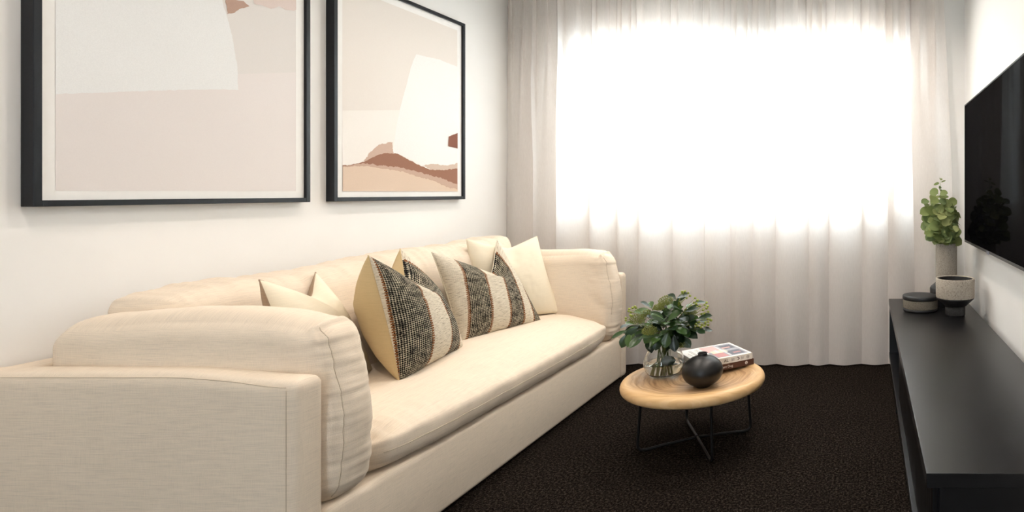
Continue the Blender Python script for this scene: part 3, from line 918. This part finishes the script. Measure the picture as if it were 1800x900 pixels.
# glass vase with water
GX, GY = -.975, 2.83
GZ = dish(math.hypot(GX - TX, GY - TY) + .055) + .0008
def gm(name, ior, col):
    m = bpy.data.materials.new(name); m.use_nodes = True
    b = m.node_tree.nodes['Principled BSDF']
    b.inputs['Transmission Weight'].default_value = 1; b.inputs['Roughness'].default_value = 0; b.inputs['IOR'].default_value = ior
    b.inputs['Base Color'].default_value = col
    return m
def build_glass():
    t = thing('glass_vase', 'clear pear-shaped glass vase of water holding the leafy bouquet', 'vase', (GX, GY, GZ))
    out = smooth_pts([(.050, 0, 0), (.072, 0, .008), (.088, 0, .032), (.0935, 0, .055), (.091, 0, .080), (.080, 0, .108), (.064, 0, .135), (.053, 0, .155), (.050, 0, .172), (.053, 0, .190), (.056, 0, .197)], 4)
    o2 = [(p.x, p.z) for p in out]
    inner = [(r - .0028, z + (.004 if z < .01 else 0)) for r, z in o2][::-1]
    prof = [(0, 0)] + o2 + [(.0545, .1985)] + inner + [(0, .0045)]
    obj('glass_body', lathe(prof, 72, GX, GY, GZ), gm('clear_glass', 1.45, (.98, .995, .985, 1)), t, True)
    wl = .062
    wi = [(r - .0032, z) for r, z in o2 if .004 < z < wl]
    prof = [(0, .0050)] + [(wi[0][0] - .004, .0052)] + wi + [(wi[-1][0] - .0002, wl), (0, wl)]
    obj('water', lathe(prof, 72, GX, GY, GZ), gm('vase_water', 1.33, (.97, .985, .95, 1)), t, True)
build_glass()

def build_bouquet():
    rnd = random.Random(5)
    t = thing('bouquet', 'leafy green bouquet with berries and olive flower heads in the glass vase', 'flowers', (GX, GY, GZ + .01))
    up0 = Vector((GX, GY, GZ))
    sb = bmesh.new(); vs, fs = [], []
    def stem(e, r=.0024, wob=.01, lo=None):
        a = rnd.uniform(0, 6.28); rr = rnd.uniform(.015, .052)
        foot = up0 + Vector((rr * math.cos(a), rr * math.sin(a), .012))
        an = math.atan2(e.y - GY, e.x - GX)
        neck = up0 + Vector((.026 * math.cos(an) + rnd.uniform(-.008, .008), .026 * math.sin(an) + rnd.uniform(-.008, .008), .178))
        pts = smooth_pts([foot, foot.lerp(neck, .5), neck, neck.lerp(e, .5) + Vector((0, 0, .02)), e], 6)
        tube(sb, pts, r, 7, radii=[lerp(r, r * .45, k / (len(pts) - 1)) for k in range(len(pts))])
        return pts
    def W(px, py, dy=0):            # target point of a sprig: measured beside the vase, dy = depth offset
        Y = GY + dy
        return Vector(((px - 1522) / F * Y, Y, 1.2 - (py - 338) / F * Y))
    sprigs = [(1145, 540, .0), (1190, 523, .0), (1203, 548, -.06), (1165, 562, -.05), (1187, 575, -.10), (1213, 580, -.06), (1105, 580, -.02), (1112, 570, .05), (1226, 560, -.03),
              (1215, 535, .02), (1175, 545, .06), (1150, 575, .03), (1180, 600, -.09), (1160, 590, -.07), (1120, 595, -.06), (1198, 592, -.02), (1229, 580, -.06), (1205, 560, .07), (1172, 565, -.11)]
    for q, (px, py, dy) in enumerate(sprigs):
        e = W(px, py, dy); pts = stem(e)
        d0 = (pts[-1] - pts[-5]).normalized()
        nl = 8
        for k in range(nl):
            f = lerp(.62, 1.0, k / (nl - 1)); ip = f * (len(pts) - 1); i0 = min(int(ip), len(pts) - 2)
            p = pts[i0].lerp(pts[i0 + 1], ip - i0)
            if p.z < GZ + .20: continue
            an = k * 2.4 + q
            out = Vector((math.cos(an), math.sin(an), 0))
            d = (out * rnd.uniform(.6, 1.0) + d0 * .7 + Vector((0, 0, rnd.uniform(-.5, .35)))).normalized()
            L = rnd.uniform(.062, .096)
            leaf(vs, fs, p, d, Vector((rnd.uniform(-.3, .3), -.5, .85)), L, L * rnd.uniform(.44, .56), 'obovate', rnd.uniform(.05, .3))
    # drooping leaves at the collar and one leaf low inside the glass
    for px, py, dy, dx_, dz_ in ((1160, 588, -.06, -.2, -.9), (1184, 590, -.08, .15, -.8), (1197, 590, -.05, .6, -.6), (1150, 580, -.05, -.5, -.7), (1122, 575, -.03, -.7, -.6), (1104, 585, -.03, -.35, -.9), (1175, 583, -.1, -.1, -.8)):
        p = W(px, py, dy); leaf(vs, fs, p, (dx_, -.25, dz_), (.1, -.9, .3), .075, .044, 'obovate', .1)
    leaf(vs, fs, up0 + Vector((.0, -.04, .075)), (.95, .1, .05), (0, -1, .2), .068, .048, 'round', .02)
    pyobj('foliage', vs, fs, M['leaf_dark'], t)
    # olive umbels: a dome of tiny buds on thin rays
    def umbel(c, r, n, nm='flower_head'):
        bm = bmesh.new()
        root = c - Vector((0, 0, r * .6))
        for i in range(n):
            z = 1 - (i + .5) / n * 1.45; a = i * 2.39996
            rr = math.sqrt(max(0, 1 - z * z))
            p = c + Vector((rr * math.cos(a), rr * math.sin(a), z * .75)) * r * rnd.uniform(.82, 1.05)
            tube(bm, [root.lerp(p, .25), p], .0006, 3, False)
            m = bmesh.ops.create_icosphere(bm, subdivisions=1, radius=rnd.uniform(.0022, .0032), matrix=Matrix.Translation(p))
        obj(nm, bm, M['umbel'], t, True)
    for px, py, dy, r in ((1121, 562, -.03, .036), (1142, 582, -.09, .036), (1170, 530, -.02, .036), (1213, 548, -.02, .030), (1199, 606, -.05, .026), (1137, 552, .0, .026), (1158, 541, -.05, .025)):
        c = W(px, py, dy); stem(c - Vector((0, 0, r * .5)), .0018)
        umbel(c, r, 95)
    # loose berry sprays
    def spray(pts2, dy):
        bm = bmesh.new()
        cs = [W(x, y, dy + rnd.uniform(-.025, .025)) for x, y in pts2]
        cen = sum(cs, Vector()) / len(cs)
        root = cen.lerp(up0 + Vector((0, 0, .22)), .42)
        for c in cs:
            tube(bm, smooth_pts([root, root.lerp(c, .55) + Vector((0, 0, .008)), c], 3), .0008, 4, False)
            bmesh.ops.create_icosphere(bm, subdivisions=2, radius=rnd.uniform(.0052, .0068), matrix=Matrix.Translation(c))
        obj('berry_spray', bm, M['berry'], t, True); stem(root, .0018)
    spray([(1200, 515), (1204, 512), (1210, 515), (1213, 520), (1205, 518), (1199, 513), (1207, 524)], .0)
    spray([(1222, 524), (1226, 528), (1220, 532), (1224, 534), (1230, 538), (1216, 538), (1225, 540)], -.01)
    spray([(1242, 532), (1239, 536), (1244, 538), (1236, 545), (1242, 542), (1245, 548), (1248, 562), (1245, 566), (1240, 570), (1250, 563), (1244, 561), (1233, 552), (1238, 551)], -.02)
    spray([(1229, 566), (1223, 570), (1226, 573), (1234, 571), (1238, 573), (1232, 575), (1221, 575), (1240, 567), (1245, 571)], -.04)
    spray([(1106, 543), (1112, 541), (1116, 539), (1118, 541), (1105, 547), (1109, 549), (1100, 559), (1100, 563), (1110, 555), (1108, 554)], -.02)
    obj('stems', sb, M['stem'], t, True)
build_bouquet()

# ------------------------------------------------------------------ books
def text_mesh(name, body, size, mat, parent, mw, extrude=.0002):
    cu = bpy.data.curves.new(name, 'FONT'); cu.body = body; cu.size = size; cu.extrude = extrude
    tmp = bpy.data.objects.new(name + '_src', cu); C.collection.objects.link(tmp)
    bpy.context.view_layer.update()
    me = bpy.data.meshes.new_from_object(tmp.evaluated_get(bpy.context.evaluated_depsgraph_get()))
    bpy.data.objects.remove(tmp)
    me.transform(mw); me.name = name
    me.materials.clear()
    o = bpy.data.objects.new(name, me); C.collection.objects.link(o); me.materials.append(mat)
    o.parent = parent
    return o

def build_books():
    # stack corner C (near), spine runs C -> B
    B = Vector((-.573, 2.952, 0)); D = Vector((-.955, 2.97, 0)); A = Vector((-.735, 3.149, 0))
    Cn = B + D - A
    ex = (B - Cn).normalized(); ang = math.atan2(ex.y, ex.x)
    Ls, Wd = (B - Cn).length, (A - B).length
    page = simple('book_pages', srgb(232, 228, 218), .8, nscale=400, amt=.1)
    white = simple('white_book_cover', srgb(238, 235, 228), .4)
    brown = simple('brown_book_cover', srgb(88, 56, 46), .45)
    ink = simple('dark_ink', srgb(52, 44, 46), .5); pale = simple('pale_ink', srgb(236, 230, 224), .5)
    def book(name, label, origin, rz, L, Wd, H, cov):
        t = thing(name, label, 'book', origin, 'books on the coffee table', rz)
        th = .0025
        b = bmesh.new()
        box(b, 0, L, 0, Wd, 0, th, bevel=.0006, seg=1); box(b, 0, L, 0, Wd, H - th, H, bevel=.0006, seg=1)
        obj('cover', b, cov, t, local=True)
        obj('spine', bx(0, L, -.001, .003, .0004, H - .0004, bevel=.0008), cov, t, local=True)
        obj('page_block', bx(.004, L - .004, .004, Wd - .005, th, H - th), page, t, local=True)
        return t
    z0 = TZ + .0025
    H1, H2 = .029, .031
    lo = book('book', 'brown-spined book lying at the bottom of the stack on the table', (Cn.x - .012, Cn.y - .004, z0), ang - .01, Ls + .022, Wd - .01, H1, brown)
    hi = book('book', 'white illustrated book lying on top of the brown-spined book', (Cn.x, Cn.y, z0 + H1 + .0004), ang, Ls, Wd, H2, white)
    R90 = Matrix.Rotation(math.pi / 2, 4, 'X')
    # spine lettering (on the -y face)
    text_mesh('title_lettering', 'AL', .019, ink, hi, Matrix.Translation((Ls * .46, -.0012, .009)) @ R90 @ Matrix.Scale(1.1, 4, (1, 0, 0)))
    text_mesh('title_lettering', 'ient Dog', .0165, pale, lo, Matrix.Translation((Ls * .47, -.0012, .009)) @ R90)
    # small print, bird-like mark and round publisher's mark on the white spine
    b = bmesh.new()
    for i, (x, hh) in enumerate(((.60, .016), (.615, .013), (.63, .016), (.645, .014), (.79, .015), (.805, .012), (.82, .014))):
        for k in range(5):
            box(b, Ls * x, Ls * x + .0013, -.0016, -.001, .0075 + k * hh / 5, .0075 + k * hh / 5 + hh / 5 * .7)
    obj('small_print', b, ink, hi, local=True)
    b = bmesh.new(); tube(b, [(Ls * .70, -.0012, .021), (Ls * .72, -.0012, .023), (Ls * .735, -.0012, .018), (Ls * .75, -.0012, .016), (Ls * .73, -.0012, .011), (Ls * .715, -.0012, .009)], .0012, 6, radii=[.0006, .0022, .0018, .0028, .002, .0005])
    obj('spine_mark', b, simple('plum_ink', srgb(84, 46, 58), .5), hi, True, local=True)
    b = bmesh.new(); cxm = Ls * .915
    tube(b, [(cxm + .0072 * math.cos(a), -.0012, .0155 + .0072 * math.sin(a)) for a in [k * math.pi / 12 for k in range(25)]], .0006, 5)
    tube(b, [(cxm - .004, -.0012, .0195), (cxm + .001, -.0012, .014), (cxm + .004, -.0012, .011)], .0007, 5); tube(b, [(cxm + .004, -.0012, .0195), (cxm - .001, -.0012, .014), (cxm - .003, -.0012, .011)], .0007, 5)
    obj('round_emblem', b, ink, hi, True, local=True)
    b = lathe([(0, 0), (.0075, 0), (.0075, .0006), (0, .0006)], 32)
    for v in b.verts: v.co = Vector((Ls * .93 + v.co.x, -.0012 - v.co.z, .0155 + v.co.y))
    em = obj('round_emblem', b, pale, lo, local=True)
    b = bmesh.new(); tube(b, [(Ls * .93 + .003 * math.cos(a), -.0019, .0158 + .0032 * math.sin(a)) for a in [k * math.pi / 8 for k in range(15)]], .0006, 5)
    tube(b, [(Ls * .93, -.0019, .012), (Ls * .93 + .004, -.0019, .0105)], .0007, 5)
    obj('emblem_mark', b, brown, lo, True, local=True)
    # printed cover: white margin, title lines at one side, blocks of colour
    def patch(x0, x1, y0, y1, col, lay=0):
        return (x0 * Ls, x1 * Ls, y0 * Wd, y1 * Wd, col, lay)
    cols = {'grey': srgb(168, 170, 178), 'pink': srgb(222, 178, 174), 'rose': srgb(200, 138, 138), 'dark': srgb(98, 102, 114), 'cream': srgb(226, 220, 196), 'lt': srgb(214, 214, 218)}
    P = [patch(.36, .96, .06, .94, 'grey'), patch(.36, .62, .50, .94, 'pink', 1), patch(.40, .60, .08, .40, 'rose', 1), patch(.42, .70, .36, .56, 'cream', 2),
         patch(.66, .92, .10, .42, 'dark', 1), patch(.70, .93, .56, .86, 'dark', 1), patch(.70, .86, .62, .70, 'pink', 3), patch(.74, .88, .20, .27, 'rose', 3), patch(.50, .56, .40, .60, 'lt', 4), patch(.62, .66, .1, .9, 'lt', 5)]
    bm = bmesh.new(); names = list(cols); ms = [simple('cover_ink', cols[k], .4, nscale=500, amt=.2) for k in names]
    for x0, x1, y0, y1, c, lay in P:
        z = H2 + .0002 + .00015 * lay
        f = bm.faces.new([bm.verts.new((x0, y0, z)), bm.verts.new((x1, y0, z)), bm.verts.new((x1, y1, z)), bm.verts.new((x0, y1, z))]); f.material_index = names.index(c)
    obj('cover_picture', bm, ms, hi, local=True)
    b = bmesh.new()
    rnd = random.Random(2)
    for k in range(9):
        x = Ls * (.05 + .03 * k)
        yy = Wd * .12
        while yy < Wd * .85:
            w = rnd.uniform(.006, .016); box(b, x, x + .0028, yy, yy + w, H2, H2 + .0003); yy += w + .005
            if rnd.random() < .12: break
    obj('small_print', b, simple('grey_ink', srgb(120, 118, 118), .5), hi, local=True)
build_books()
